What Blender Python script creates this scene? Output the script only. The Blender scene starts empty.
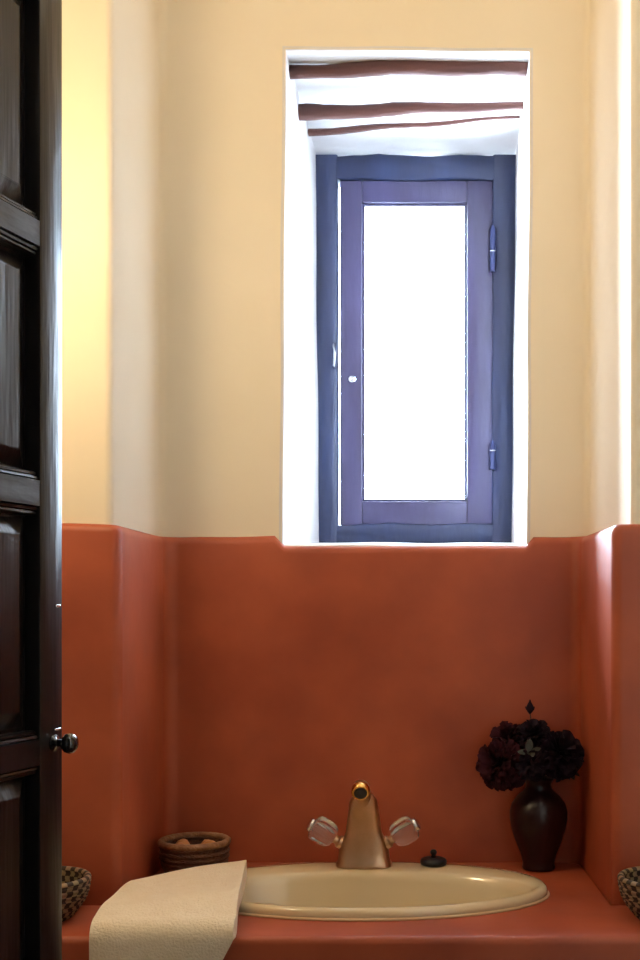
import bpy, bmesh, math, random
from mathutils import Vector, Matrix
random.seed(7)
S = bpy.context.scene
COL = S.collection

# ---------------------------------------------------------------- camera
CAM_Z = 1.35
F = 1150.0                      # focal length in pixels of the 640x960 frame
VX, VY = 425.0, 610.0           # where the line of sight meets the wall (shifted lens)
cd = bpy.data.cameras.new('camera'); cam = bpy.data.objects.new('camera', cd); COL.objects.link(cam)
cam.location = (0, 0, CAM_Z); cam.rotation_euler = (math.pi/2, 0, 0)
cd.sensor_fit = 'AUTO'; cd.sensor_width = 36.0; cd.lens = F/960*36
cd.shift_x = -(VX-320)/960; cd.shift_y = (VY-480)/960
cd.clip_start = 0.02
S.camera = cam

# ---------------------------------------------------------------- light
W = bpy.data.worlds.new('sky'); S.world = W; W.use_nodes = True
bg = W.node_tree.nodes['Background']
bg.inputs['Color'].default_value = (0.68, 0.83, 1.0, 1)
def sky_glow(base, peak, azimuth, width):
    """white hazy sky, with an added bright band to light the right alcove return (azimuth in degrees left of the window's axis)"""
    nt = W.node_tree; N = nt.nodes.new; L = nt.links.new
    tc = N('ShaderNodeTexCoord'); flat = N('ShaderNodeVectorMath'); flat.operation = 'MULTIPLY'; flat.inputs[1].default_value = (1, 1, 0)
    nm = N('ShaderNodeVectorMath'); nm.operation = 'NORMALIZE'
    dt = N('ShaderNodeVectorMath'); dt.operation = 'DOT_PRODUCT'; a = math.radians(azimuth); dt.inputs[1].default_value = (-math.sin(a), math.cos(a), 0)
    mr = N('ShaderNodeMapRange'); mr.interpolation_type = 'SMOOTHSTEP'
    mr.inputs['From Min'].default_value = math.cos(math.radians(width)); mr.inputs['From Max'].default_value = 1.0
    mr.inputs['To Min'].default_value = base; mr.inputs['To Max'].default_value = peak
    L(tc.outputs['Generated'], flat.inputs[0]); L(flat.outputs[0], nm.inputs[0]); L(nm.outputs[0], dt.inputs[0])
    L(dt.outputs['Value'], mr.inputs['Value']); L(mr.outputs['Result'], bg.inputs['Strength'])
sky_glow(38.0, 260.0, 30.0, 26.0)  # bright band added to whiten the right alcove return

def point_light(name, loc, power, color, radius):
    d = bpy.data.lights.new(name, 'POINT'); d.energy = power; d.color = color; d.shadow_soft_size = radius
    o = bpy.data.objects.new(name, d); o.location = loc; COL.objects.link(o); return o
point_light('wall_lamp_light', (-0.68, 1.54, 2.00), 9.5, (1.0, 0.75, 0.43), 0.07)
point_light('ceiling_fill_light', (0.0, 1.70, 2.68), 2.2, (1.0, 0.77, 0.48), 0.10)  # added fill near the ceiling, no lamp seen there

def portal(name, loc, sx, sy):
    d = bpy.data.lights.new(name, 'AREA'); d.shape = 'RECTANGLE'; d.size = sx; d.size_y = sy
    d.cycles.is_portal = True
    o = bpy.data.objects.new(name, d); o.location = loc; o.rotation_euler = (-math.pi/2, 0, 0); COL.objects.link(o)
portal('window_portal', (-0.022, 2.93, 1.99), 0.56, 1.05)

S.view_settings.view_transform = 'Standard'; S.view_settings.look = 'None'
S.view_settings.exposure = 0.06; S.view_settings.gamma = 1.0; S.view_settings.use_curve_mapping = False
S.cycles.use_denoising = True
S.cycles.max_bounces = 10; S.cycles.diffuse_bounces = 5; S.cycles.sample_clamp_indirect = 8.0

# ---------------------------------------------------------------- helpers
def X(px, d): return (px-VX)*d/F
def Z(py, d): return CAM_Z + (VY-py)*d/F

def material(name, color, rough=0.5, metal=0.0, color2=None, scale=6.0, bump=0.0, bscale=30.0, stretch=(1,1,1),
             coat=0.0, spec=0.5, detail=4.0, rough2=None, sheen=0.0):
    m = bpy.data.materials.new(name); m.use_nodes = True
    nt = m.node_tree; b = nt.nodes['Principled BSDF']
    b.inputs['Roughness'].default_value = rough; b.inputs['Metallic'].default_value = metal
    b.inputs['Coat Weight'].default_value = coat; b.inputs['Specular IOR Level'].default_value = spec
    b.inputs['Sheen Weight'].default_value = sheen
    b.inputs['Base Color'].default_value = (*color, 1)
    tc = nt.nodes.new('ShaderNodeTexCoord'); mp = nt.nodes.new('ShaderNodeMapping')
    mp.inputs['Scale'].default_value = stretch
    nt.links.new(tc.outputs['Object'], mp.inputs['Vector'])
    if color2:
        n = nt.nodes.new('ShaderNodeTexNoise'); n.inputs['Scale'].default_value = scale; n.inputs['Detail'].default_value = detail
        r = nt.nodes.new('ShaderNodeValToRGB')
        r.color_ramp.elements[0].position = 0.32; r.color_ramp.elements[1].position = 0.68
        r.color_ramp.elements[0].color = (*color, 1); r.color_ramp.elements[1].color = (*color2, 1)
        nt.links.new(mp.outputs['Vector'], n.inputs['Vector']); nt.links.new(n.outputs['Fac'], r.inputs['Fac'])
        nt.links.new(r.outputs['Color'], b.inputs['Base Color'])
        if rough2 is not None:
            mr = nt.nodes.new('ShaderNodeMapRange'); mr.inputs['To Min'].default_value = rough; mr.inputs['To Max'].default_value = rough2
            nt.links.new(n.outputs['Fac'], mr.inputs['Value']); nt.links.new(mr.outputs['Result'], b.inputs['Roughness'])
    if bump:
        n2 = nt.nodes.new('ShaderNodeTexNoise'); n2.inputs['Scale'].default_value = bscale; n2.inputs['Detail'].default_value = 3
        bp = nt.nodes.new('ShaderNodeBump'); bp.inputs['Strength'].default_value = bump; bp.inputs['Distance'].default_value = 0.01
        nt.links.new(mp.outputs['Vector'], n2.inputs['Vector']); nt.links.new(n2.outputs['Fac'], bp.inputs['Height'])
        nt.links.new(bp.outputs['Normal'], b.inputs['Normal'])
    return m

def weave_material(name, light, dark, nu, nv, rough=0.75):
    """two-tone basket weave: checks by angle round the axis and by height"""
    m = bpy.data.materials.new(name); m.use_nodes = True
    nt = m.node_tree; b = nt.nodes['Principled BSDF']; b.inputs['Roughness'].default_value = rough
    tc = nt.nodes.new('ShaderNodeTexCoord'); sp = nt.nodes.new('ShaderNodeSeparateXYZ')
    nt.links.new(tc.outputs['Object'], sp.inputs[0])
    at = nt.nodes.new('ShaderNodeMath'); at.operation = 'ARCTAN2'
    nt.links.new(sp.outputs['Y'], at.inputs[0]); nt.links.new(sp.outputs['X'], at.inputs[1])
    mu = nt.nodes.new('ShaderNodeMath'); mu.operation = 'MULTIPLY'; mu.inputs[1].default_value = nu/(2*math.pi)
    nt.links.new(at.outputs[0], mu.inputs[0])
    mv = nt.nodes.new('ShaderNodeMath'); mv.operation = 'MULTIPLY'; mv.inputs[1].default_value = nv
    nt.links.new(sp.outputs['Z'], mv.inputs[0])
    cb = nt.nodes.new('ShaderNodeCombineXYZ'); nt.links.new(mu.outputs[0], cb.inputs[0]); nt.links.new(mv.outputs[0], cb.inputs[1])
    cb.inputs[2].default_value = 0.5
    ns = nt.nodes.new('ShaderNodeTexNoise'); ns.inputs['Scale'].default_value = 60
    nt.links.new(tc.outputs['Object'], ns.inputs['Vector'])
    ch = nt.nodes.new('ShaderNodeTexChecker'); ch.inputs['Scale'].default_value = 1.0
    ch.inputs['Color1'].default_value = (*light, 1); ch.inputs['Color2'].default_value = (*dark, 1)
    nt.links.new(cb.outputs[0], ch.inputs['Vector'])
    mx = nt.nodes.new('ShaderNodeMix'); mx.data_type = 'RGBA'; mx.blend_type = 'MULTIPLY'; mx.inputs['Factor'].default_value = 0.5
    nt.links.new(ch.outputs['Color'], mx.inputs['A']); nt.links.new(ns.outputs['Color'], mx.inputs['B'])
    nt.links.new(mx.outputs['Result'], b.inputs['Base Color'])
    return m

def make_obj(name, bm, m, parent=None, origin=None, smooth=True, angle=None):
    """link a bmesh built in room coordinates as one mesh object (its origin at `origin`, or at its thing's base)"""
    if parent is not None:
        root = parent
        while root.parent: root = root.parent
        off = Vector(root.location)
    else:
        off = Vector(origin) if origin is not None else Vector((0, 0, 0))
    bmesh.ops.recalc_face_normals(bm, faces=bm.faces[:])
    bmesh.ops.translate(bm, verts=bm.verts[:], vec=-off)
    me = bpy.data.meshes.new(name); bm.to_mesh(me); bm.free()
    o = bpy.data.objects.new(name, me); COL.objects.link(o)
    me.materials.append(m)
    if smooth:
        for p in me.polygons: p.use_smooth = True
        if angle: me.set_sharp_from_angle(angle=math.radians(angle))
    if parent is not None: o.parent = parent
    else: o.location = off
    return o

def thing(name, label, cat, loc, group=None):
    o = bpy.data.objects.new(name, None); COL.objects.link(o); o.location = loc; o.empty_display_size = 0.03
    return tag(o, label, cat, group)
def tag(o, label, cat, group=None):
    o['label'] = label; o['category'] = cat
    if group: o['group'] = group
    return o
def struct(o, label, cat):
    o['kind'] = 'structure'; o['label'] = label; o['category'] = cat; return o

def add_box(bm, c, s, rot=None, bevel=0.0, segs=2):
    r = bmesh.ops.create_cube(bm, size=1.0)
    vs = r['verts']
    M = Matrix.Translation(c) @ (rot.to_4x4() if rot else Matrix.Identity(4)) @ Matrix.Diagonal((*s, 1))
    bmesh.ops.transform(bm, matrix=M, verts=vs)
    if bevel:
        es = list({e for v in vs for e in v.link_edges})
        bmesh.ops.bevel(bm, geom=es, offset=bevel, segments=segs, affect='EDGES', profile=0.5)

def rings(bm, loops, closed=True, cap0=False, cap1=False):
    """loft through loops of equal point count"""
    vl = [[bm.verts.new(p) for p in lp] for lp in loops]
    n = len(vl[0])
    for a, b in zip(vl, vl[1:]):
        for i in range(n if closed else n-1):
            j = (i+1) % n
            bm.faces.new((a[i], a[j], b[j], b[i]))
    if cap0: bm.faces.new(vl[0][::-1])
    if cap1: bm.faces.new(vl[-1])
    return vl

def lathe(bm, prof, c=(0,0,0), segs=48, rot=None, wob=None, cap0=True, cap1=False):
    c = Vector(c); loops = []
    for k, (r, z) in enumerate(prof):
        lp = []
        for i in range(segs):
            t = 2*math.pi*i/segs
            rr = r + (wob(t, k, r) if wob else 0)
            v = Vector((rr*math.cos(t), rr*math.sin(t), z))
            if rot: v = rot @ v
            lp.append(c+v)
        loops.append(lp)
    rings(bm, loops, True, cap0, cap1)

def tube(bm, pts, rad, segs=12, flat=1.0):
    pts = [Vector(p) for p in pts]; loops = []
    if not hasattr(rad, '__len__'): rad = [rad]*len(pts)
    up = Vector((0.13, 0.21, 0.97))
    for i, p in enumerate(pts):
        t = (pts[min(i+1, len(pts)-1)] - pts[max(i-1, 0)]).normalized()
        u = up - t*up.dot(t)
        if u.length < 1e-3: u = Vector((1, 0, 0)) - t*t.x
        u.normalize(); v = t.cross(u)
        loops.append([p + rad[i]*(math.cos(a)*v + flat*math.sin(a)*u) for a in [2*math.pi*k/segs for k in range(segs)]])
    rings(bm, loops, True, True, True)

def z_to(d):   # rotation taking +Z to direction d
    return Vector((0, 0, 1)).rotation_difference(Vector(d).normalized()).to_matrix()

def fillet(pts, rads, n=6):
    """round the corners of an open polyline in plan"""
    out = [Vector(pts[0])]
    for i in range(1, len(pts)-1):
        p = Vector(pts[i]); a = (Vector(pts[i-1])-p); b = (Vector(pts[i+1])-p); r = rads[i]
        if r <= 0: out.append(p); continue
        ang = a.angle(b); t = r/math.tan(ang/2)
        t = min(t, a.length*0.49, b.length*0.49); r = t*math.tan(ang/2)
        a.normalize(); b.normalize()
        cen = p + (a+b).normalized()*(r/math.sin(ang/2))
        s = p+a*t-cen; e = p+b*t-cen
        for k in range(n+1):
            f = k/n; q = s.lerp(e, f); q = q.normalized()*r
            out.append(cen+q)
    out.append(Vector(pts[-1])); return out

# ---------------------------------------------------------------- materials
M_CREAM = material('cream_limewash', (0.80, 0.71, 0.56), 0.85, color2=(0.85, 0.76, 0.62), scale=2.2, bump=0.25, bscale=9)
M_WHITE = material('white_plaster', (0.68, 0.65, 0.64), 0.8, color2=(0.74, 0.72, 0.71), scale=5, bump=0.35, bscale=14)
M_RED = material('red_tadelakt', (0.29, 0.055, 0.023), 0.38, color2=(0.42, 0.090, 0.036), scale=5.5, bump=0.22, bscale=8, rough2=0.56, spec=0.4, detail=7)
M_CEIL = material('ceiling_plaster', (0.78, 0.68, 0.52), 0.9, color2=(0.82, 0.72, 0.56), scale=3)
M_FLOOR = material('terracotta_floor', (0.11, 0.04, 0.025), 0.5, color2=(0.15, 0.055, 0.03), scale=7, bump=0.2)
M_LOG = material('rough_log', (0.035, 0.011, 0.009), 0.8, color2=(0.10, 0.032, 0.022), scale=16, bump=0.8, bscale=30, stretch=(0.18, 1, 1))
M_FRAME = material('glare_blue_wood', (0.007, 0.010, 0.033), 0.45, color2=(0.014, 0.024, 0.075), scale=9, bump=0.4, bscale=24, stretch=(1, 1, 0.25))  # blue glare from the bright pane put into the wood's colour
M_SASH = material('glare_violet_wood', (0.030, 0.023, 0.058), 0.45, color2=(0.058, 0.050, 0.125), scale=8, bump=0.3, bscale=24, stretch=(1, 1, 0.25))  # violet cast of the window glare painted into the opening leaf
M_IRON = material('painted_ironwork', (0.03, 0.04, 0.12), 0.35, metal=0.3)
M_STEEL = material('bright_steel', (0.75, 0.78, 0.85), 0.25, metal=1.0)
M_DOOR = material('dark_varnished_wood', (0.007, 0.006, 0.007), 0.30, color2=(0.010, 0.008, 0.010), scale=14, bump=0.2, bscale=45, stretch=(1, 1, 0.08), coat=0.08, spec=0.4)
M_RAIL = material('dark_varnished_rail_wood', (0.007, 0.006, 0.007), 0.30, color2=(0.010, 0.008, 0.010), scale=14, bump=0.2, bscale=45, stretch=(1, 0.08, 1), coat=0.08, spec=0.4)
M_KNOB = material('black_glazed_knob', (0.008, 0.010, 0.014), 0.08, coat=0.8)
M_BASIN = material('cream_ceramic', (0.66, 0.53, 0.33), 0.16, color2=(0.68, 0.55, 0.35), scale=3, coat=0.5)
M_SEAL = material('sealant', (0.62, 0.42, 0.24), 0.6)
M_TAP = material('reflection_brown_chrome', (0.56, 0.37, 0.23), 0.36, metal=1.0, color2=(0.66, 0.45, 0.29), scale=30)  # brown reflection of the red surroundings put into the chrome's colour
M_BRASS = material('brass', (0.80, 0.46, 0.14), 0.22, metal=1.0)
M_DARK = material('dark_opening', (0.01, 0.008, 0.008), 0.6)
M_RUBBER = material('black_rubber', (0.008, 0.008, 0.012), 0.4)
M_TOWEL = material('cream_terry', (0.86, 0.73, 0.54), 0.95, color2=(0.90, 0.78, 0.60), scale=60, bump=0.35, bscale=260, sheen=0.3)
M_VASE = material('maroon_glaze', (0.012, 0.003, 0.004), 0.3, color2=(0.022, 0.005, 0.006), scale=7, spec=0.35)
M_PETAL_A = material('wine_petals', (0.024, 0.003, 0.007), 0.8, color2=(0.045, 0.005, 0.012), scale=40, spec=0.2)
M_PETAL_B = material('purple_petals', (0.009, 0.003, 0.007), 0.8, color2=(0.018, 0.005, 0.013), scale=40, spec=0.2)
M_STEM = material('dry_stem', (0.022, 0.020, 0.012), 0.8)
M_LEAF = material('dull_leaf', (0.018, 0.020, 0.014), 0.6, color2=(0.030, 0.030, 0.024), scale=30)
M_COIL = material('brown_coiled_straw', (0.055, 0.018, 0.010), 0.7, color2=(0.15, 0.058, 0.026), scale=34, bump=0.8, bscale=120, stretch=(1, 1, 4))
M_RIM = material('tan_straw_binding', (0.20, 0.085, 0.036), 0.65, color2=(0.30, 0.14, 0.06), scale=50, bump=0.6, bscale=90)
M_PIECE = material('amber_lumps', (0.42, 0.15, 0.045), 0.6, color2=(0.58, 0.25, 0.08), scale=30)
M_WEAVE = weave_material('checked_weave', (0.36, 0.23, 0.13), (0.03, 0.014, 0.010), 44, 110)

def clear_glass(name, ior=1.45, tint=(1, 1, 1)):
    m = bpy.data.materials.new(name); m.use_nodes = True; nt = m.node_tree
    for n in list(nt.nodes): nt.nodes.remove(n)
    out = nt.nodes.new('ShaderNodeOutputMaterial'); mix = nt.nodes.new('ShaderNodeMixShader')
    fr = nt.nodes.new('ShaderNodeFresnel'); fr.inputs['IOR'].default_value = ior
    tr = nt.nodes.new('ShaderNodeBsdfTransparent'); tr.inputs['Color'].default_value = (*tint, 1)
    gl = nt.nodes.new('ShaderNodeBsdfGlossy'); gl.inputs['Roughness'].default_value = 0.02
    nt.links.new(fr.outputs[0], mix.inputs[0]); nt.links.new(tr.outputs[0], mix.inputs[1]); nt.links.new(gl.outputs[0], mix.inputs[2])
    nt.links.new(mix.outputs[0], out.inputs['Surface']); return m
M_PANE = clear_glass('window_glass', 1.25, (0.97, 0.99, 1.0))
M_CRYSTAL = material('cut_acrylic', (0.98, 0.97, 0.95), 0.03)
M_CRYSTAL.node_tree.nodes['Principled BSDF'].inputs['Transmission Weight'].default_value = 0.94
M_CRYSTAL.node_tree.nodes['Principled BSDF'].inputs['IOR'].default_value = 1.49

# ---------------------------------------------------------------- room shell
XL, XR, YR, HC = -0.86, 1.10, -1.6, 2.85      # left wall, right wall, rear wall, ceiling
YB, YF = 2.29, 1.965                           # alcove back wall and front wall, upper plaster
HOLE = dict(tl=(X(285.5, YB), Z(49, YB)), tr=(X(530, YB), Z(51, YB)), br=(X(527, YB), Z(545.5, YB)), bl=(X(282, YB), Z(545.5, YB)))

def back_wall():
    prof = fillet([(XL, YF), (-0.535, YF), (-0.528, YB), (-0.281, YB), (0.205, YB), (0.327, YB), (0.353, YF), (XR, YF)],
                  [0, 0.014, 0.018, 0, 0, 0.018, 0.010, 0], 7)
    ia = min(range(len(prof)), key=lambda i: (prof[i]-Vector((-0.281, YB))).length)
    ib = min(range(len(prof)), key=lambda i: (prof[i]-Vector((0.205, YB))).length)
    zs = [1.40, HOLE['bl'][1], HOLE['tl'][1], HC]
    bm = bmesh.new()
    g = [[bm.verts.new((p.x, p.y, z)) for p in prof] for z in zs]
    for (zi, col, key) in ((1, ia, 'bl'), (1, ib, 'br'), (2, ia, 'tl'), (2, ib, 'tr')):
        g[zi][col].co.x = HOLE[key][0]; g[zi][col].co.z = HOLE[key][1]
    for r in range(3):
        for c in range(len(prof)-1):
            if r == 1 and ia <= c < ib: continue
            bm.faces.new((g[r][c], g[r][c+1], g[r+1][c+1], g[r+1][c]))
    o = make_obj('wall_back', bm, M_CREAM, angle=40)
    struct(o, 'cream limewashed wall round the window and alcove above the red plaster', 'wall')
back_wall()

def reveal():
    YW = 2.90
    def lerp(a, b, f): return a+(b-a)*f
    back = dict(tl=(X(315.5, 2.83), 2.478), tr=(X(516, 2.83), 2.478), br=(X(511.5, 2.83), 1.516), bl=(X(319, 2.83), 1.516))
    n = 14
    def loop(t, y, grow=0.0):
        c = {k: Vector((lerp(HOLE[k][0], back[k][0], t), lerp(HOLE[k][1], back[k][1], t))) for k in HOLE}
        pts = []
        for a, b, nx, nz in (('tl', 'tr', 0, 1), ('tr', 'br', 1, 0), ('br', 'bl', 0, -1), ('bl', 'tl', -1, 0)):
            for i in range(n):
                f = i/n; p = c[a].lerp(c[b], f)
                w = 0.0016*math.sin(11*f+5*nx+3*nz)*math.sin(math.pi*f)
                gx = grow*(nx if 0 < i else (nx or (-1 if a in ('tl', 'bl') else 1))); gz = grow*(nz if 0 < i else (nz or (1 if a in ('tl', 'tr') else -1)))
                pts.append(Vector((p.x+gx+w*nx, y, p.y+gz+w*nz)))
        return pts
    loops = [loop(0, YB-0.0004, 0.006), loop(0, YB-0.0008, 0.003), loop(0, YB+0.0008, 0.0004), loop(0.005, YB+0.006, -0.0015)]
    loops += [loop(t, lerp(YB, 2.83, t)) for t in (0.05, 0.25, 0.5, 0.75, 1.0)] + [loop(1.0, YW)]
    bm = bmesh.new(); rings(bm, loops)
    o = make_obj('wall_reveal', bm, M_WHITE, angle=50)
    struct(o, 'white plastered deep niche sides round the window', 'wall')
reveal()

def wainscot():
    prof = fillet([(XL, 1.95), (-0.517, 1.95), (-0.514, 2.28), (X(274, 2.28), 2.28), (X(284, 2.28), 2.28), (X(526, 2.28), 2.28), (X(534, 2.28), 2.28),
                   (0.307, 2.28), (0.318, 1.95), (XR, 1.95)], [0, 0.018, 0.028, 0, 0, 0, 0, 0.024, 0.018, 0], 7)
    # refine long spans so the top line can wander
    fine = []
    for a, b in zip(prof, prof[1:]):
        k = max(1, int((b-a).length/0.035))
        for i in range(k): fine.append(a.lerp(b, i/k))
    fine.append(prof[-1])
    nor = []
    for i, p in enumerate(fine):
        t = (fine[min(i+1, len(fine)-1)]-fine[max(i-1, 0)]).normalized()
        nor.append(Vector((-t.y, t.x)))            # into the wall
    lo, hi = X(274, 2.28), X(284, 2.28); ro, rh = X(526, 2.28), X(534, 2.28)
    def top(p):
        z = 1.4965 + 0.0012*math.sin(p.x*17) + 0.0007*math.sin(p.x*41+1)
        if p.y > 2.2:
            f = max(0, min(1, (p.x-lo)/(hi-lo)))*max(0, min(1, (rh-p.x)/(rh-ro))); f = f*f*(3-2*f)
            z = z*(1-f) + 1.4775*f
        return z
    rows = []
    for z in (0.0, 0.6, 0.85, 1.05, 1.25, 1.40): rows.append([Vector((p.x, p.y, z)) for p in fine])
    for dz, off in ((-0.016, 0), (-0.011, 0.0006), (-0.006, 0.0025), (-0.002, 0.006), (0, 0.011), (0, 0.04)):
        rows.append([Vector((p.x+n.x*off, p.y+n.y*off, top(p)+dz)) for p, n in zip(fine, nor)])
    bm = bmesh.new(); rings(bm, rows, closed=False)
    o = make_obj('wall_wainscot', bm, M_RED, angle=60)
    struct(o, 'polished red plaster lining the lower walls of the alcove', 'wall')
wainscot()

def slab(name, c, s, m, label, cat):
    bm = bmesh.new(); add_box(bm, c, s); o = make_obj(name, bm, m, smooth=False); struct(o, label, cat)
slab('floor', ((XL+XR)/2, (YR+YB)/2, -0.05), (XR-XL+0.2, YB-YR+0.2, 0.1), M_FLOOR, 'terracotta coloured floor below the counter', 'floor')
slab('ceiling', ((XL+XR)/2, (YR+YB)/2, HC+0.05), (XR-XL+0.2, YB-YR+0.2, 0.1), M_CEIL, 'pale plaster ceiling over the room', 'ceiling')
slab('wall_left', (XL-0.05, (YR+YB)/2, HC/2), (0.1, YB-YR+0.2, HC), M_CREAM, 'cream side wall behind the dark door', 'wall')
slab('wall_right', (XR+0.05, (YR+YB)/2, HC/2), (0.1, YB-YR+0.2, HC), M_CREAM, 'cream side wall to the right of the alcove', 'wall')
slab('wall_rear', ((XL+XR)/2, YR-0.05, HC/2), (XR-XL+0.2, 0.1, HC), M_CREAM, 'cream wall behind the viewer', 'wall')
def partition():
    bm = bmesh.new(); y0, y1 = 0.70, 0.85; yc = (y0+y1)/2
    for x0, x1, z0, z1 in ((XL, -0.64, 0, HC), (0.28, XR, 0, HC), (-0.64, 0.28, 2.34, HC)):
        add_box(bm, ((x0+x1)/2, yc, (z0+z1)/2), (x1-x0, y1-y0, z1-z0))
    o = make_obj('wall_front', bm, M_CREAM, smooth=False); struct(o, 'cream wall with the doorway the view looks through', 'wall')
partition()

# ---------------------------------------------------------------- window
def window():
    D = 2.83
    root = bpy.data.objects.new('window_1', None); COL.objects.link(root); root.location = (X(416, D), D, Z(541, D))
    struct(root, 'narrow casement window with wooden frame tinted blue by glare deep in the white niche', 'window')
    def rough_bar(bm, a, b, w, y0, y1, wob=0.0024, n=22):
        """bar along a->b (x,z centre line), width w, front y0, back y1, hand-worked edges"""
        a = Vector((a[0], 0, a[1])); b = Vector((b[0], 0, b[1])); t = (b-a).normalized(); u = Vector((-t.z, 0, t.x)); loops = []
        ph = random.random()*6
        for i in range(n+1):
            p = a.lerp(b, i/n); e = [wob*(math.sin(7*i/n*2+ph+k*2)+0.6*random.uniform(-1, 1)) for k in range(2)]
            h0 = w/2+e[0]; h1 = w/2+e[1]; r = 0.004
            prof = [(-h0, y1), (-h0, y0+r), (-h0+r, y0), (h1-r, y0), (h1, y0+r), (h1, y1)]
            loops.append([p+u*q+Vector((0, yy, 0)) for q, yy in prof])
        rings(bm, loops, True, True, True)
    xl_t, xl_b, xr_t, xr_b = X(316, D)-0.007, X(316.4, D)-0.007, X(514.5, D)+0.007, X(513, D)+0.007
    zt, zb = Z(154.5, D), 1.512
    wf = 0.0597
    bm = bmesh.new()
    rough_bar(bm, (xl_t+wf/2, zt), (xl_b+wf/2, zb), wf, D, D+0.065, 0.0005)
    rough_bar(bm, (xr_t-wf/2, zt), (xr_b-wf/2, zb), wf, D, D+0.065, 0.0010)
    rough_bar(bm, (xl_t+0.004, zt-0.030), (xr_t-0.004, zt-0.030), 0.060, D+0.001, D+0.064)
    rough_bar(bm, (xl_b+0.004, zb+0.025), (xr_b-0.004, zb+0.025), 0.050, D+0.001, D+0.064)
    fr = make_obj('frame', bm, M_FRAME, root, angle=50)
    # opening leaf
    d2 = D+0.006
    sl, sr, stp, sb = X(340, d2), X(493.5, d2), Z(180.5, d2), Z(525, d2)
    gl, gr, gt, gb = X(362, d2), X(467, d2), Z(202.5, d2), Z(501, d2)
    bm = bmesh.new()
    def bar(x0, x1, z0, z1, dy=0): add_box(bm, ((x0+x1)/2, d2+0.02+dy, (z0+z1)/2), (x1-x0, 0.04, z1-z0), bevel=0.0035)
    bar(sl, gl, sb, stp); bar(gr, sr, sb, stp); bar(gl, gr, gt, stp, 0.0006); bar(gl, gr, sb, gb, 0.0006)
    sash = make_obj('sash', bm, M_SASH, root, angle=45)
    bm = bmesh.new(); add_box(bm, ((gl+gr)/2, d2+0.022, (gt+gb)/2), (gr-gl+0.012, 0.004, gt-gb+0.012))
    make_obj('pane', bm, M_PANE, sash, smooth=False)
    bm = bmesh.new()   # glazing bead
    for x0, x1, z0, z1 in ((gl, gl+0.006, gb, gt), (gr-0.006, gr, gb, gt), (gl+0.006, gr-0.006, gt-0.006, gt), (gl+0.006, gr-0.006, gb, gb+0.006)):
        add_box(bm, ((x0+x1)/2, d2+0.014, (z0+z1)/2), (x1-x0, 0.010, z1-z0))
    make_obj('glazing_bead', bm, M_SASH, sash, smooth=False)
    for y0, y1, mid in ((231, 272, 253), (446, 470, 452)):
        bm = bmesh.new(); x = X(492.5, D)
        tube(bm, [(x, D-0.006, Z(y1, D)), (x, D-0.006, Z(y0, D))], 0.0075, 14)
        tube(bm, [(x, D-0.006, Z(y0, D)), (x, D-0.006, Z(y0-5, D))], [0.0075, 0.003], 14)
        h = make_obj('hinge', bm, M_IRON, root, angle=40)
        bm = bmesh.new(); lathe(bm, [(0.0082, 0), (0.0092, 0.002), (0.0082, 0.004)], (x, D-0.006, Z(mid, D)), 16, cap1=True)  # bright ring standing in for the highlight on the hinge barrel
        make_obj('hinge_glint', bm, M_STEEL, h)
    # hook catch: keeper on the frame, arm and knob on the leaf
    bm = bmesh.new(); x = X(335, D)
    tube(bm, [(x, D+0.004, Z(345, D)), (x-0.002, D-0.010, Z(346, D)), (x, D-0.016, Z(355, D)), (x-0.002, D-0.010, Z(366, D)), (x, D+0.004, Z(368, D))], 0.0045, 10)
    k = make_obj('catch', bm, M_STEEL, root); k['label'] = 'bright steel catch on the frame'
    bm = bmesh.new(); lathe(bm, [(0.004, 0), (0.004, 0.010), (0.009, 0.014), (0.010, 0.019), (0.006, 0.024)], (X(352, D), d2+0.002, Z(380, D)), 16, rot=z_to((0, -1, 0)), cap1=True)
    make_obj('sash_knob', bm, M_STEEL, root)
window()

# ---------------------------------------------------------------- logs in the niche ceiling
def log(name, label, a, b, ra, rb, bend, n=26):
    a, b = Vector(a), Vector(b); pts = []; rad = []
    ph = random.random()*9
    for i in range(n+1):
        f = i/n
        p = a.lerp(b, f) + Vector((0, 0.004*math.sin(4*f+ph), bend*math.sin(math.pi*f) + 0.0018*math.sin(13*f+ph)))
        pts.append(p); rad.append((ra+(rb-ra)*f)*(1+0.06*math.sin(17*f+ph)+0.05*random.uniform(-1, 1)))
    bm = bmesh.new(); tube(bm, pts, rad, 14)
    o = make_obj(name, bm, M_LOG, origin=a.lerp(b, 0.5)); tag(o, label, 'log', 'logs in the niche ceiling')
log('lintel_log', 'thickest brown log, set at the front edge of the niche ceiling', (X(289.5, 2.353), 2.353, Z(72, 2.353)), (X(527, 2.353), 2.353, Z(68.5, 2.353)), 0.0135, 0.0165, 0.0035)
log('lintel_log', 'straight brown log in the middle of the niche ceiling', (X(297, 2.50), 2.50, Z(112.5, 2.50)), (X(523, 2.50), 2.50, Z(107, 2.50)), 0.0165, 0.0085, 0.002)
log('lintel_log', 'thin slanting brown pole set deepest in the niche ceiling', (X(309, 2.66), 2.66, Z(132.5, 2.66)), (X(520, 2.56), 2.56, Z(116, 2.56)), 0.0085, 0.0032, -0.003)

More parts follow.
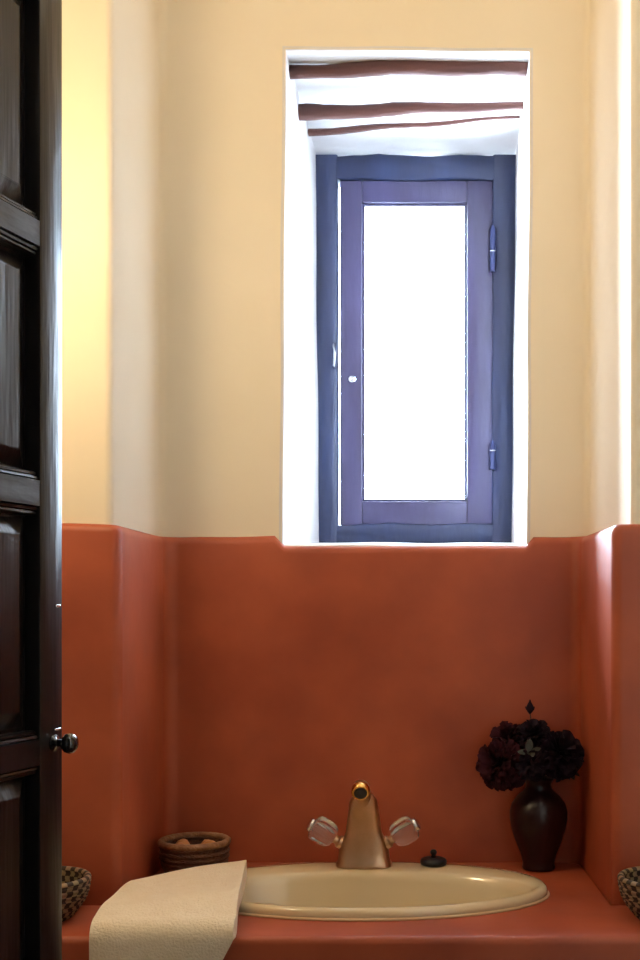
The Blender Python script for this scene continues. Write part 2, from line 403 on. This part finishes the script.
# ---------------------------------------------------------------- door
def door():
    ang = math.radians(15.5); E = Vector((X(62.8, 1.5), 1.5, 0))
    t = Vector((-math.sin(ang), -math.cos(ang), 0))        # along the door, from free edge to hinges
    n = Vector((math.cos(ang), -math.sin(ang), 0))         # out of the face seen
    Rm = Matrix((t, n, Vector((0, 0, 1)))).transposed()
    root = bpy.data.objects.new('door_1', None); COL.objects.link(root); root.location = E
    struct(root, 'dark varnished panelled wooden door standing open at the left', 'door')
    Wd, H, T = 0.60, 2.32, 0.036
    def P(u, v, z): return E + t*u + n*v + Vector((0, 0, z))
    def box(bm, u0, u1, v0, v1, z0, z1, bevel=0.0):
        add_box(bm, P((u0+u1)/2, (v0+v1)/2, (z0+z1)/2), (u1-u0, v1-v0, z1-z0), Rm, bevel)
    ST = 0.050
    for u0 in (0.0, Wd/2-ST/2, Wd-ST):
        bm = bmesh.new(); box(bm, u0, u0+ST, -T, 0, 0.02, H, 0.003); make_obj('stile', bm, M_DOOR, root, angle=40)
    zc = [0.045+ST/2, 0.515, 0.8425, 1.17, 1.4975, 1.8255, 2.153, H-ST/2]
    cols = ((ST, Wd/2-ST/2), (Wd/2+ST/2, Wd-ST))
    hw = 0.028
    # moulded rail: flat face with two small beads along each edge
    prof = [(-hw, -T), (-hw, -0.010), (-hw+0.002, -0.0065), (-hw+0.0045, -0.0065), (-hw+0.0055, -0.0095), (-hw+0.0065, -0.0045), (-hw+0.0095, -0.0035),
            (-hw+0.0105, -0.007), (-hw+0.0120, -0.001)]
    prof = prof + [(-z, v) for z, v in prof[::-1]]
    for z in zc:
        for (u0, u1) in cols:
            bm = bmesh.new()
            rings(bm, [[P(u, v, z+q) for q, v in prof] for u in (u0-0.001, u1+0.001)], True, True, True)
            make_obj('rail', bm, M_RAIL, root, smooth=False)
    for za, zb in zip(zc, zc[1:]):
        for (u0, u1) in cols:
            z0, z1 = za+hw-0.002, zb-hw+0.002
            def rect(i, v): return [P(u0-0.001+i, v, z0+i), P(u1+0.001-i, v, z0+i), P(u1+0.001-i, v, z1-i), P(u0-0.001+i, v, z1-i)]
            bm = bmesh.new()
            rings(bm, [rect(0, -T+0.004), rect(0, -0.022), rect(0.006, -0.022), rect(0.026, -0.012), rect(0.028, -0.0115)], True, True, True)
            make_obj('panel', bm, M_DOOR, root, smooth=False)
    bm = bmesh.new()
    c = P(0.020, 0.0, Z(742, 1.49))
    lathe(bm, [(0.011, -0.001), (0.011, 0.002), (0.005, 0.004), (0.0045, 0.010), (0.008, 0.014), (0.0125, 0.019), (0.0135, 0.024), (0.0115, 0.029), (0.006, 0.0325), (0.001, 0.033)],
          c, 28, rot=z_to(n), cap1=True)
    k = make_obj('knob', bm, M_KNOB, root); k['label'] = 'small glossy black round knob'
    bm = bmesh.new(); add_box(bm, P(0.014, 0.0015, Z(606, 1.49)), (0.010, 0.003, 0.004), Rm, 0.0008); make_obj('keyhole_plate', bm, M_STEEL, root)
    bm = bmesh.new(); add_box(bm, P(0.014, 0.0012, Z(729, 1.49)), (0.014, 0.003, 0.003), Rm, 0.0008); make_obj('latch_plate', bm, M_STEEL, root)
door()

# ---------------------------------------------------------------- counter
CZ = 0.85; CF = 1.757
BC = Vector((X(365, 2.03), 2.03)); BA, BB = 0.320, 0.180      # basin centre and half axes
def ell(a, b, z, cy=None, n=72, wob=0): return [Vector((BC.x+a*math.cos(2*math.pi*i/n), (cy or BC.y)+b*math.sin(2*math.pi*i/n), z)) for i in range(n)]
def counter():
    bm = bmesh.new()
    r = 0.012
    outer = fillet([(XL+0.002, 1.85), (XL+0.002, 1.947), (-0.5135, 1.947), (-0.5105, 2.2775), (0.3035, 2.2775), (0.3145, 1.947), (XR-0.002, 1.947), (XR-0.002, 1.85)],
                   [0, 0, 0, 0.028, 0.024, 0, 0, 0], 5)
    # top built as strips from the basin hole to the outline, by triangle fill
    pts = [(p.x, p.y) for p in outer] + [(XR-0.002, CF+r), (XL+0.002, CF+r)]
    def wall_loop(pts, z): return [bm.verts.new((x, y, z)) for x, y in pts]
    top = wall_loop(pts, CZ); hole = [bm.verts.new(p) for p in ell(0.303, 0.155, CZ, 2.015)]
    es = [bm.edges.new((top[i], top[(i+1) % len(top)])) for i in range(len(top))]
    es += [bm.edges.new((hole[i], hole[(i+1) % len(hole)])) for i in range(len(hole))]
    bmesh.ops.triangle_fill(bm, use_beauty=True, use_dissolve=False, edges=es)
    low = [bm.verts.new((v.co.x, v.co.y, 0.002)) for v in top]
    for i in range(len(top)-2): bm.faces.new((top[i], top[i+1], low[i+1], low[i]))
    i = len(top)-2                                      # rounded front edge
    prev = (top[i], top[i+1]); fr = [prev]
    for k in range(1, 6):
        a = math.pi/2*k/5; y, z = CF+r-r*math.sin(a), CZ-r+r*math.cos(a)
        q = (bm.verts.new((XR-0.002, y, z)), bm.verts.new((XL+0.002, y, z))); bm.faces.new((prev[0], prev[1], q[1], q[0])); prev = q; fr.append(q)
    b = (bm.verts.new((XR-0.002, CF, 0.002)), bm.verts.new((XL+0.002, CF, 0.002))); bm.faces.new((prev[0], prev[1], b[1], b[0]))
    bm.faces.new([low[i-1], top[i-1]] + [q[0] for q in fr] + [b[0]]) if False else None
    for s, lowv, topv in ((0, low[i], top[i]), (1, low[i+1], top[i+1])):
        try: bm.faces.new([topv]+[q[s] for q in fr[1:]]+[b[s], lowv])
        except ValueError: pass
    hl = [bm.verts.new((v.co.x, v.co.y, 0.55)) for v in hole]
    for j in range(len(hole)):
        k = (j+1) % len(hole); bm.faces.new((hole[j], hole[k], hl[k], hl[j]))
    o = make_obj('washstand_counter', bm, M_RED, origin=(BC.x, CF, 0), angle=50)
    tag(o, 'red polished plaster counter with rounded front edge holding the basin', 'counter')
counter()

def basin():
    root = thing('washbasin', 'oval cream ceramic basin set into the red counter', 'basin', (BC.x, BC.y, CZ))
    bm = bmesh.new(); cin = 2.000
    loops = [ell(0.296, 0.148, 0.8514, 2.015), ell(0.306, 0.160, 0.8515, 2.02), ell(BA, BB, 0.8515), ell(BA+0.002, BB+0.002, 0.858), ell(BA-0.001, BB-0.001, 0.865), ell(BA-0.006, BB-0.006, 0.8685),
             ell(BA-0.013, 0.1655, 0.8685, 2.0265), ell(0.299, 0.136, 0.8675, 2.000), ell(0.293, 0.130, 0.863, cin), ell(0.286, 0.123, 0.848, cin), ell(0.270, 0.113, 0.81, cin),
             ell(0.235, 0.095, 0.765, cin), ell(0.17, 0.070, 0.735, cin), ell(0.09, 0.042, 0.724, cin), ell(0.024, 0.022, 0.720, cin)]
    rings(bm, loops, True, False, True)
    make_obj('bowl', bm, M_BASIN, root, angle=70)
    bm = bmesh.new()
    rings(bm, [ell(BA+0.001, BB+0.001, 0.8505), ell(BA+0.006, BB+0.006, 0.8505), ell(BA+0.0045, BB+0.0045, 0.8535), ell(BA+0.002, BB+0.002, 0.8545)])
    make_obj('sealant_bead', bm, M_SEAL, root)
basin()

# ---------------------------------------------------------------- tap
def tap():
    d = 2.165; RZ = 0.8695
    cx = X(364, d); root = thing('basin_tap', 'two-handled chrome mixer tap with clear cut knobs on the basin rim', 'tap', (cx, d, RZ))
    k = d/F
    # body: flared base, waist with shoulders, tapering column leaning forward
    def sec(z, hw, y0, y1, e=3.2, n=32):
        pts = []
        for i in range(n):
            a = 2*math.pi*i/n; c, s = math.cos(a), math.sin(a)
            pts.append(Vector((cx+hw*math.copysign(abs(c)**(2/e), c), (y0+y1)/2+(y1-y0)/2*math.copysign(abs(s)**(2/e), s), RZ+z)))
        return pts
    bm = bmesh.new()
    rings(bm, [sec(0, 0.052, -0.030+d, 0.026+d), sec(0.006, 0.052, -0.030+d, 0.026+d), sec(0.010, 0.049, -0.028+d, 0.024+d), sec(0.028, 0.047, -0.027+d, 0.023+d),
               sec(0.046, 0.042, -0.027+d, 0.022+d), sec(0.062, 0.034, -0.028+d, 0.021+d), sec(0.085, 0.031, -0.031+d, 0.017+d), sec(0.108, 0.0285, -0.036+d, 0.009+d),
               sec(0.126, 0.025, -0.042+d, 0.000+d), sec(0.136, 0.019, -0.042+d, -0.008+d), sec(0.139, 0.009, -0.036+d, -0.016+d)], True, True, True)
    make_obj('body', bm, M_TAP, root, angle=60)
    bm = bmesh.new()   # spout reaching forward over the bowl
    tube(bm, [(cx, d-0.016, RZ+0.112), (cx, d-0.032, RZ+0.130), (cx, d-0.052, RZ+0.146), (cx, d-0.078, RZ+0.157), (cx, d-0.100, RZ+0.161), (cx, d-0.112, RZ+0.160)],
         [0.014, 0.0150, 0.0150, 0.0148, 0.0148, 0.0148], 22)
    sp = make_obj('spout', bm, M_TAP, root, angle=60)
    bm = bmesh.new()
    ax = Vector((0, -0.86, -0.50)); lathe(bm, [(0.0150, -0.004), (0.0165, 0.0), (0.0165, 0.009), (0.0150, 0.011), (0.0125, 0.011)], Vector((cx, d-0.110, RZ+0.160)), 26, rot=z_to(ax), cap1=True)
    a = make_obj('aerator', bm, M_BRASS, sp, angle=40); a['label'] = 'brass ring at the spout end'
    bm = bmesh.new(); lathe(bm, [(0.0118, 0.0105), (0.0118, 0.0125), (0.008, 0.0130)], Vector((cx, d-0.110, RZ+0.160)), 20, rot=z_to(ax), cap1=True)
    make_obj('outlet', bm, M_DARK, sp)
    for s in (-1, 1):
        ax = Vector((s*0.80, -0.12, 0.52)).normalized(); base = Vector((cx+s*0.042, d-0.004, RZ+0.043)); R = z_to(ax)
        bm = bmesh.new(); lathe(bm, [(0.012, -0.004), (0.012, 0.006), (0.008, 0.010), (0.008, 0.018)], base, 20, rot=R, cap1=True)
        make_obj('valve_stem', bm, M_TAP, root, angle=40)
        bm = bmesh.new()     # fluted clear knob
        wob = lambda t, i, r: -0.14*r*(0.5-0.5*math.cos(8*t)) if 0 < i < 7 else 0
        lathe(bm, [(0.010, 0.0165), (0.0185, 0.019), (0.0235, 0.025), (0.0255, 0.036), (0.0255, 0.052), (0.0235, 0.059), (0.0175, 0.063), (0.010, 0.064)], base, 48, rot=R, wob=wob, cap1=True)
        h = make_obj('knob', bm, M_CRYSTAL, root, angle=35); h['label'] = 'clear cut %s knob' % ('left' if s < 0 else 'right')
        bm = bmesh.new(); lathe(bm, [(0.0135, 0.0642), (0.0140, 0.0680), (0.0125, 0.0710), (0.008, 0.0730), (0.001, 0.0735)], base, 20, rot=R, cap1=True)
        c = make_obj('cap', bm, M_STEEL, h); c['label'] = 'bright metal cap'
tap()

def stopper():
    d = 2.172; x = X(433.5, d); z = 0.8690
    root = thing('basin_stopper', 'small black rubber stopper lying on the rim right of the tap', 'stopper', (x, d, z))
    bm = bmesh.new(); lathe(bm, [(0.021, 0), (0.0245, 0.002), (0.0255, 0.007), (0.0235, 0.011), (0.017, 0.0135), (0.008, 0.0145)], (x, d, z), 36, cap1=True)
    make_obj('plug', bm, M_RUBBER, root)
    bm = bmesh.new(); lathe(bm, [(0.006, 0.014), (0.0042, 0.018), (0.0062, 0.022), (0.0065, 0.025), (0.004, 0.0285), (0.001, 0.029)], (x, d, z), 20, cap1=True)
    make_obj('knob', bm, M_RUBBER, root)
stopper()

# ---------------------------------------------------------------- towel
def towel():
    bl, br = Vector((-0.499, 1.950)), Vector((-0.322, 2.075))       # back corners
    fl, fr = Vector((-0.5035, 1.752)), Vector((-0.288, 1.752))      # where it turns over the front edge
    nu, nv, nh = 22, 26, 22
    def zl(u, f):   # height of what carries the cloth: the counter at the left, the basin rim at the right
        g = min(1, u/0.8); g = g*g*(3-2*g); return CZ + 0.0095*g
    rows = []
    for j in range(nv+1):
        f = j/nv; row = []
        for i in range(nu+1):
            u = i/nu
            p = bl.lerp(br, u).lerp(fl.lerp(fr, u), f)
            z = zl(u, f)+0.0415+0.0018*math.sin(5*u+4*f)+0.0012*math.sin(9*f)
            # rounded turn towards the front
            if f > 0.72:
                g = (f-0.72)/0.28; z = (CZ+0.0415+(z-CZ-0.0415)*(1-g)) - 0.008*g*g
            row.append(Vector((p.x, p.y, z)))
        rows.append(row)
    R = 0.029; last = rows[-1]
    for k in range(1, 6):
        a = math.pi/2*k/5; rows.append([Vector((v.x, v.y-R*math.sin(a), v.z-R*(1-math.cos(a)))) for v in last])
    last = rows[-1]
    for j in range(1, nh+1):
        f = j/nh; rows.append([Vector((v.x-0.10*f*(i/nu), v.y+0.003*math.sin(7*i/nu+1)*f, v.z-0.19*f)) for i, v in enumerate(last)])
    bm = bmesh.new(); rings(bm, rows, closed=False)
    o = make_obj('towel', bm, M_TOWEL, origin=(-0.40, 1.85, CZ))
    s = o.modifiers.new('thickness', 'SOLIDIFY'); s.thickness = 0.030; s.offset = 1.0 if o.data.polygons[0].normal.z < 0 else -1.0
    b = o.modifiers.new('soft_edge', 'BEVEL'); b.width = 0.009; b.segments = 3; b.limit_method = 'ANGLE'; b.angle_limit = math.radians(50)
    tag(o, 'folded cream towel draped over the counter edge and basin end', 'towel')
towel()

# ---------------------------------------------------------------- baskets
def coil_profile(h, r0, r1, bulge, n=7, per=6, amp=0.0032):
    out = []
    for i in range(n*per+1):
        f = i/(n*per); r = r0+(r1-r0)*f+bulge*math.sin(math.pi*f)
        out.append((r+amp*abs(math.sin(math.pi*i/per)), h*f))
    return out
def full_basket():
    d = 2.172; c = Vector((X(194.5, d), d, CZ)); root = thing('coiled_basket', 'round dark coiled basket of amber lumps behind the towel', 'basket', c)
    h = 0.060
    out = coil_profile(h, 0.050, 0.062, 0.0055, 6); inn = [(r-0.008, max(z, 0.006)) for r, z in coil_profile(h, 0.050, 0.062, 0.0055, 6, amp=0)][::-1]
    bm = bmesh.new(); lathe(bm, out+inn, c+Vector((0, 0, 0.0008)), 56, wob=lambda t, k, r: 0.0007*math.sin(30*t+k), cap1=True)
    make_obj('body', bm, M_COIL, root)
    bm = bmesh.new(); n = 64
    pr = [(0.0615+0.0065*math.cos(a)*1.0, h+0.003+0.0065*math.sin(a)) for a in [2*math.pi*i/10 for i in range(10)]]
    lathe(bm, pr+[pr[0]], c, n, wob=lambda t, k, r: 0.0010*math.sin(26*t), cap0=False)
    bmesh.ops.remove_doubles(bm, verts=bm.verts[:], dist=1e-6)
    make_obj('rim', bm, M_RIM, root)
    spots = [(-0.028, -0.018, 0.049, 0.020, 'front left'), (0.004, -0.031, 0.047, 0.017, 'front middle'), (0.030, -0.012, 0.050, 0.019, 'right'), (-0.026, 0.020, 0.046, 0.018, 'back left'),
             (0.018, 0.027, 0.045, 0.018, 'back right')]
    src = None
    for i, (x, y, z, r, where) in enumerate(spots):
        if src is None:
            bm = bmesh.new(); bmesh.ops.create_icosphere(bm, subdivisions=3, radius=0.0165)
            for v in bm.verts:
                q = v.co.normalized(); v.co *= 1+0.07*math.sin(4*q.x+2*q.y)+0.05*math.sin(6*q.z+3*q.x); v.co.z *= 0.8
            src = o = make_obj('amber_lump', bm, M_PIECE)
        else:
            o = src.copy(); COL.objects.link(o)
        o.location = c+Vector((x, y, z)); o.rotation_euler = (0.4*i, 0.7*i, 1.3*i); s = r/0.0175; o.scale = (s, s, s)
        tag(o, 'rounded amber lump at the %s of the dark coiled basket' % where, 'lump', 'amber lumps in the coiled basket')
    bm = bmesh.new()     # a bed the lumps lie on
    lathe(bm, [(0.040, 0.008), (0.044, 0.018), (0.044, 0.028), (0.03, 0.034), (0.004, 0.036)], c, 30, wob=lambda t, k, r: -0.0012+0.0012*math.sin(9*t+2*k), cap1=True)
    o = make_obj('potpourri_bed', bm, M_PIECE, origin=c); tag(o, 'dried brown filling inside the dark coiled basket', 'filling'); o['kind'] = 'stuff'
full_basket()

def woven_bowl(label, c, src=None):
    if src is None:
        root = thing('woven_bowl', label, 'bowl', c, 'checked woven bowls on the counter')
        h = 0.062
        out = coil_profile(h, 0.046, 0.076, 0.008, 8, 6, 0.0022); inn = [(r-0.007, max(z, 0.006)) for r, z in coil_profile(h, 0.046, 0.076, 0.008, 8, amp=0)][::-1]
        bm = bmesh.new(); lathe(bm, out+inn, Vector(c)+Vector((0, 0, 0.0008)), 88, wob=lambda t, k, r: 0.0009*math.cos(44*t+math.pi*(k//6)), cap1=True)
        make_obj('body', bm, M_WEAVE, root)
        bm = bmesh.new()
        pr = [(0.0735+0.0055*math.cos(a), h+0.002+0.0055*math.sin(a)) for a in [2*math.pi*i/10 for i in range(10)]]
        lathe(bm, pr+[pr[0]], c, 88, wob=lambda t, k, r: 0.0009*math.sin(44*t), cap0=False)
        bmesh.ops.remove_doubles(bm, verts=bm.verts[:], dist=1e-6)
        make_obj('rim', bm, M_WEAVE, root)
        return root
    r = src.copy(); COL.objects.link(r); r.location = c; r['label'] = label
    for ch in list(src.children):
        k = ch.copy(); COL.objects.link(k); k.parent = r
    return r
wb = woven_bowl('light and dark checked woven bowl half hidden by the dark door', (-0.622, 1.862, CZ))
woven_bowl('light and dark checked woven bowl on the counter right of the alcove', (0.392, 1.866, CZ), wb)

# ---------------------------------------------------------------- vase and flowers
VC = Vector((X(538.5, 2.219), 2.219, CZ))
def vase():
    prof = [(0.026, 0.001), (0.031, 0.002), (0.032, 0.006), (0.0305, 0.012), (0.034, 0.030), (0.043, 0.054), (0.0515, 0.080), (0.0555, 0.102), (0.0555, 0.118), (0.0515, 0.134), (0.041, 0.149), (0.030, 0.159),
            (0.025, 0.166), (0.0245, 0.174), (0.028, 0.181), (0.0305, 0.184), (0.0295, 0.187), (0.025, 0.184), (0.0215, 0.174), (0.0215, 0.166), (0.036, 0.143), (0.048, 0.112), (0.037, 0.055), (0.026, 0.012)]
    prof = [(r, z*0.95 if z > 0.012 else z) for r, z in prof]
    bm = bmesh.new(); lathe(bm, prof, VC, 56, cap1=True)
    root = thing('vase', 'dark maroon glazed vase in the right corner of the alcove', 'vase', VC)
    make_obj('body', bm, M_VASE, root)
vase()

def bloom_mesh(bm, c, up, R, petals, ruffle):
    Rm = z_to(up); c = Vector(c)
    for i in range(petals):
        f = (i+0.5)/petals; th = i*2.39996; ph = math.acos(1-1.75*f)        # round head of petals
        d = Vector((math.sin(ph)*math.cos(th), math.sin(ph)*math.sin(th), math.cos(ph)))
        side = d.cross(Vector((0, 0, 1)));
        if side.length < 1e-3: side = Vector((1, 0, 0))
        side.normalize(); nn = side.cross(d); L = R*random.uniform(0.84, 1.10); w = R*random.uniform(0.20, 0.30)
        twist = random.uniform(-0.6, 0.6); s2 = side*math.cos(twist)+nn*math.sin(twist); n2 = d.cross(s2)
        g = []
        for a in range(4):
            fa = a/3; row = []
            for b in range(6):
                fb = b/5*2-1
                ww = w*(0.18+0.82*math.sin(math.pi*0.5*fa)**0.8)
                p = d*(L*(0.25+0.75*fa)-0.10*R*fb*fb*fa) + s2*ww*fb + n2*(ruffle*R*fa*math.sin(3.6*fb*math.pi+i) + 0.16*R*fa*fa)
                row.append(bm.verts.new(c+Rm @ p))
            g.append(row)
        for a in range(3):
            for b in range(5): bm.faces.new((g[a][b], g[a][b+1], g[a+1][b+1], g[a+1][b]))

def flower(label, px, py, y, r, m, petals=46):
    top = Vector((X(px, y), y, Z(py, y))); foot = VC+Vector(((top.x-VC.x)*0.10, (top.y-VC.y)*0.10, 0.06)); neck = VC+Vector(((top.x-VC.x)*0.12, (top.y-VC.y)*0.12, 0.192))
    up = (top-neck).normalized(); up = (up+Vector((0, -0.35, 0.1))).normalized()
    root = thing('flower', label, 'flower', foot, 'dark flowers in the vase')
    bm = bmesh.new(); bloom_mesh(bm, top, up, r, int(petals*2.1), 0.08); make_obj('bloom', bm, m, root, angle=80)
    bm = bmesh.new()
    mid = neck.lerp(top, 0.45)+Vector((0, 0, 0.006 if top.z > VC.z+0.2 else 0.024)); tube(bm, [foot, neck, mid, top-up*r*0.2], 0.0016, 8); tube(bm, [top-up*r*0.45, top-up*r*0.1], [0.003, r*0.26], 10)
    make_obj('stem', bm, M_STEM, root)
for a in [('large wine-red bloom at the left edge of the bouquet', 503, 765, 2.190, 0.049, M_PETAL_A, 70),
          ('large purplish bloom at the right edge of the bouquet', 557, 755, 2.190, 0.048, M_PETAL_B, 70),
          ('wine-red bloom at the upper left of the bouquet', 510, 742, 2.220, 0.040, M_PETAL_A, 50),
          ('purplish bloom at the top middle of the bouquet', 534, 738, 2.200, 0.037, M_PETAL_B, 46),
          ('dark bloom low in the middle of the bouquet, over the vase neck', 531, 765, 2.165, 0.031, M_PETAL_B, 44),
          ('small wine-red bloom drooping at the lower left of the bouquet', 496, 774, 2.190, 0.027, M_PETAL_A, 36)]: flower(*a)

def leaf(bm, base, d, up, L, w):
    d = Vector(d).normalized(); s = d.cross(Vector(up)).normalized(); n = s.cross(d); g = []
    for a in range(7):
        f = a/6; ww = w*math.sin(math.pi*min(1, f*0.96+0.02))**0.8
        row = [bm.verts.new(Vector(base)+d*L*f+s*ww*b+n*(0.25*abs(b)*ww-0.25*L*f*f)) for b in (-1, 0, 1)]; g.append(row)
    for a in range(6):
        for b in range(2): bm.faces.new((g[a][b], g[a][b+1], g[a+1][b+1], g[a+1][b]))
def sprig(label, px, py, y, n):
    top = Vector((X(px, y), y, Z(py, y))); foot = VC+Vector(((top.x-VC.x)*0.08, (top.y-VC.y)*0.08, 0.07)); neck = VC+Vector(((top.x-VC.x)*0.10, (top.y-VC.y)*0.10, 0.182))
    root = thing('leafy_sprig', label, 'sprig', foot, 'leafy sprigs in the vase')
    bm = bmesh.new(); tube(bm, [foot, neck, neck.lerp(top, 0.5)+Vector((0, 0, 0.008)), top], [0.0014, 0.0014, 0.0011, 0.0006], 8); make_obj('stem', bm, M_STEM, root)
    bm = bmesh.new(); ax = (top-neck).normalized()
    for i in range(n):
        f = 0.42+0.58*i/(n-1); p = neck.lerp(top, f)+Vector((0, 0, 0.008*math.sin(math.pi*f))); a = 2.4*i
        u = ax.cross(Vector((0, 1, 0.2))).normalized(); v = ax.cross(u)
        dd = ax*0.6+u*math.cos(a)+v*math.sin(a)*0.6
        leaf(bm, p, dd, (0.1, -0.6, 0.8), 0.024, 0.0075)
    make_obj('leaves', bm, M_LEAF, root)
sprig('small-leaved sprig at the upper right of the bouquet', 545, 738, 2.215, 8)
sprig('small-leaved sprig arching out to the far right of the bouquet', 570, 772, 2.19, 8)
sprig('small-leaved sprig showing between the two large blooms', 528, 752, 2.15, 8)

def bud():
    y = 2.215; top = Vector((X(530, y), y, Z(712, y))); foot = VC+Vector((-0.004, 0, 0.07))
    root = thing('bud_sprig', 'single thin stem with a small bud rising above the bouquet', 'bud', foot)
    bm = bmesh.new(); tube(bm, [foot, VC+Vector((-0.004, -0.002, 0.18)), VC+Vector((-0.010, -0.004, 0.25)), top], [0.0014, 0.0013, 0.0011, 0.0009], 8); make_obj('stem', bm, M_STEM, root)
    bm = bmesh.new(); lathe(bm, [(0.001, -0.004), (0.0055, 0.001), (0.0075, 0.007), (0.006, 0.013), (0.0025, 0.019), (0.0008, 0.024)], top, 14, cap1=True)
    leaf(bm, top+Vector((0, 0, 0.002)), (-0.7, -0.2, 0.7), (0, -1, 0.3), 0.012, 0.004); leaf(bm, top+Vector((0, 0, 0.002)), (0.7, -0.2, 0.7), (0, -1, 0.3), 0.012, 0.004)
    make_obj('bud', bm, M_PETAL_B, root)
bud()
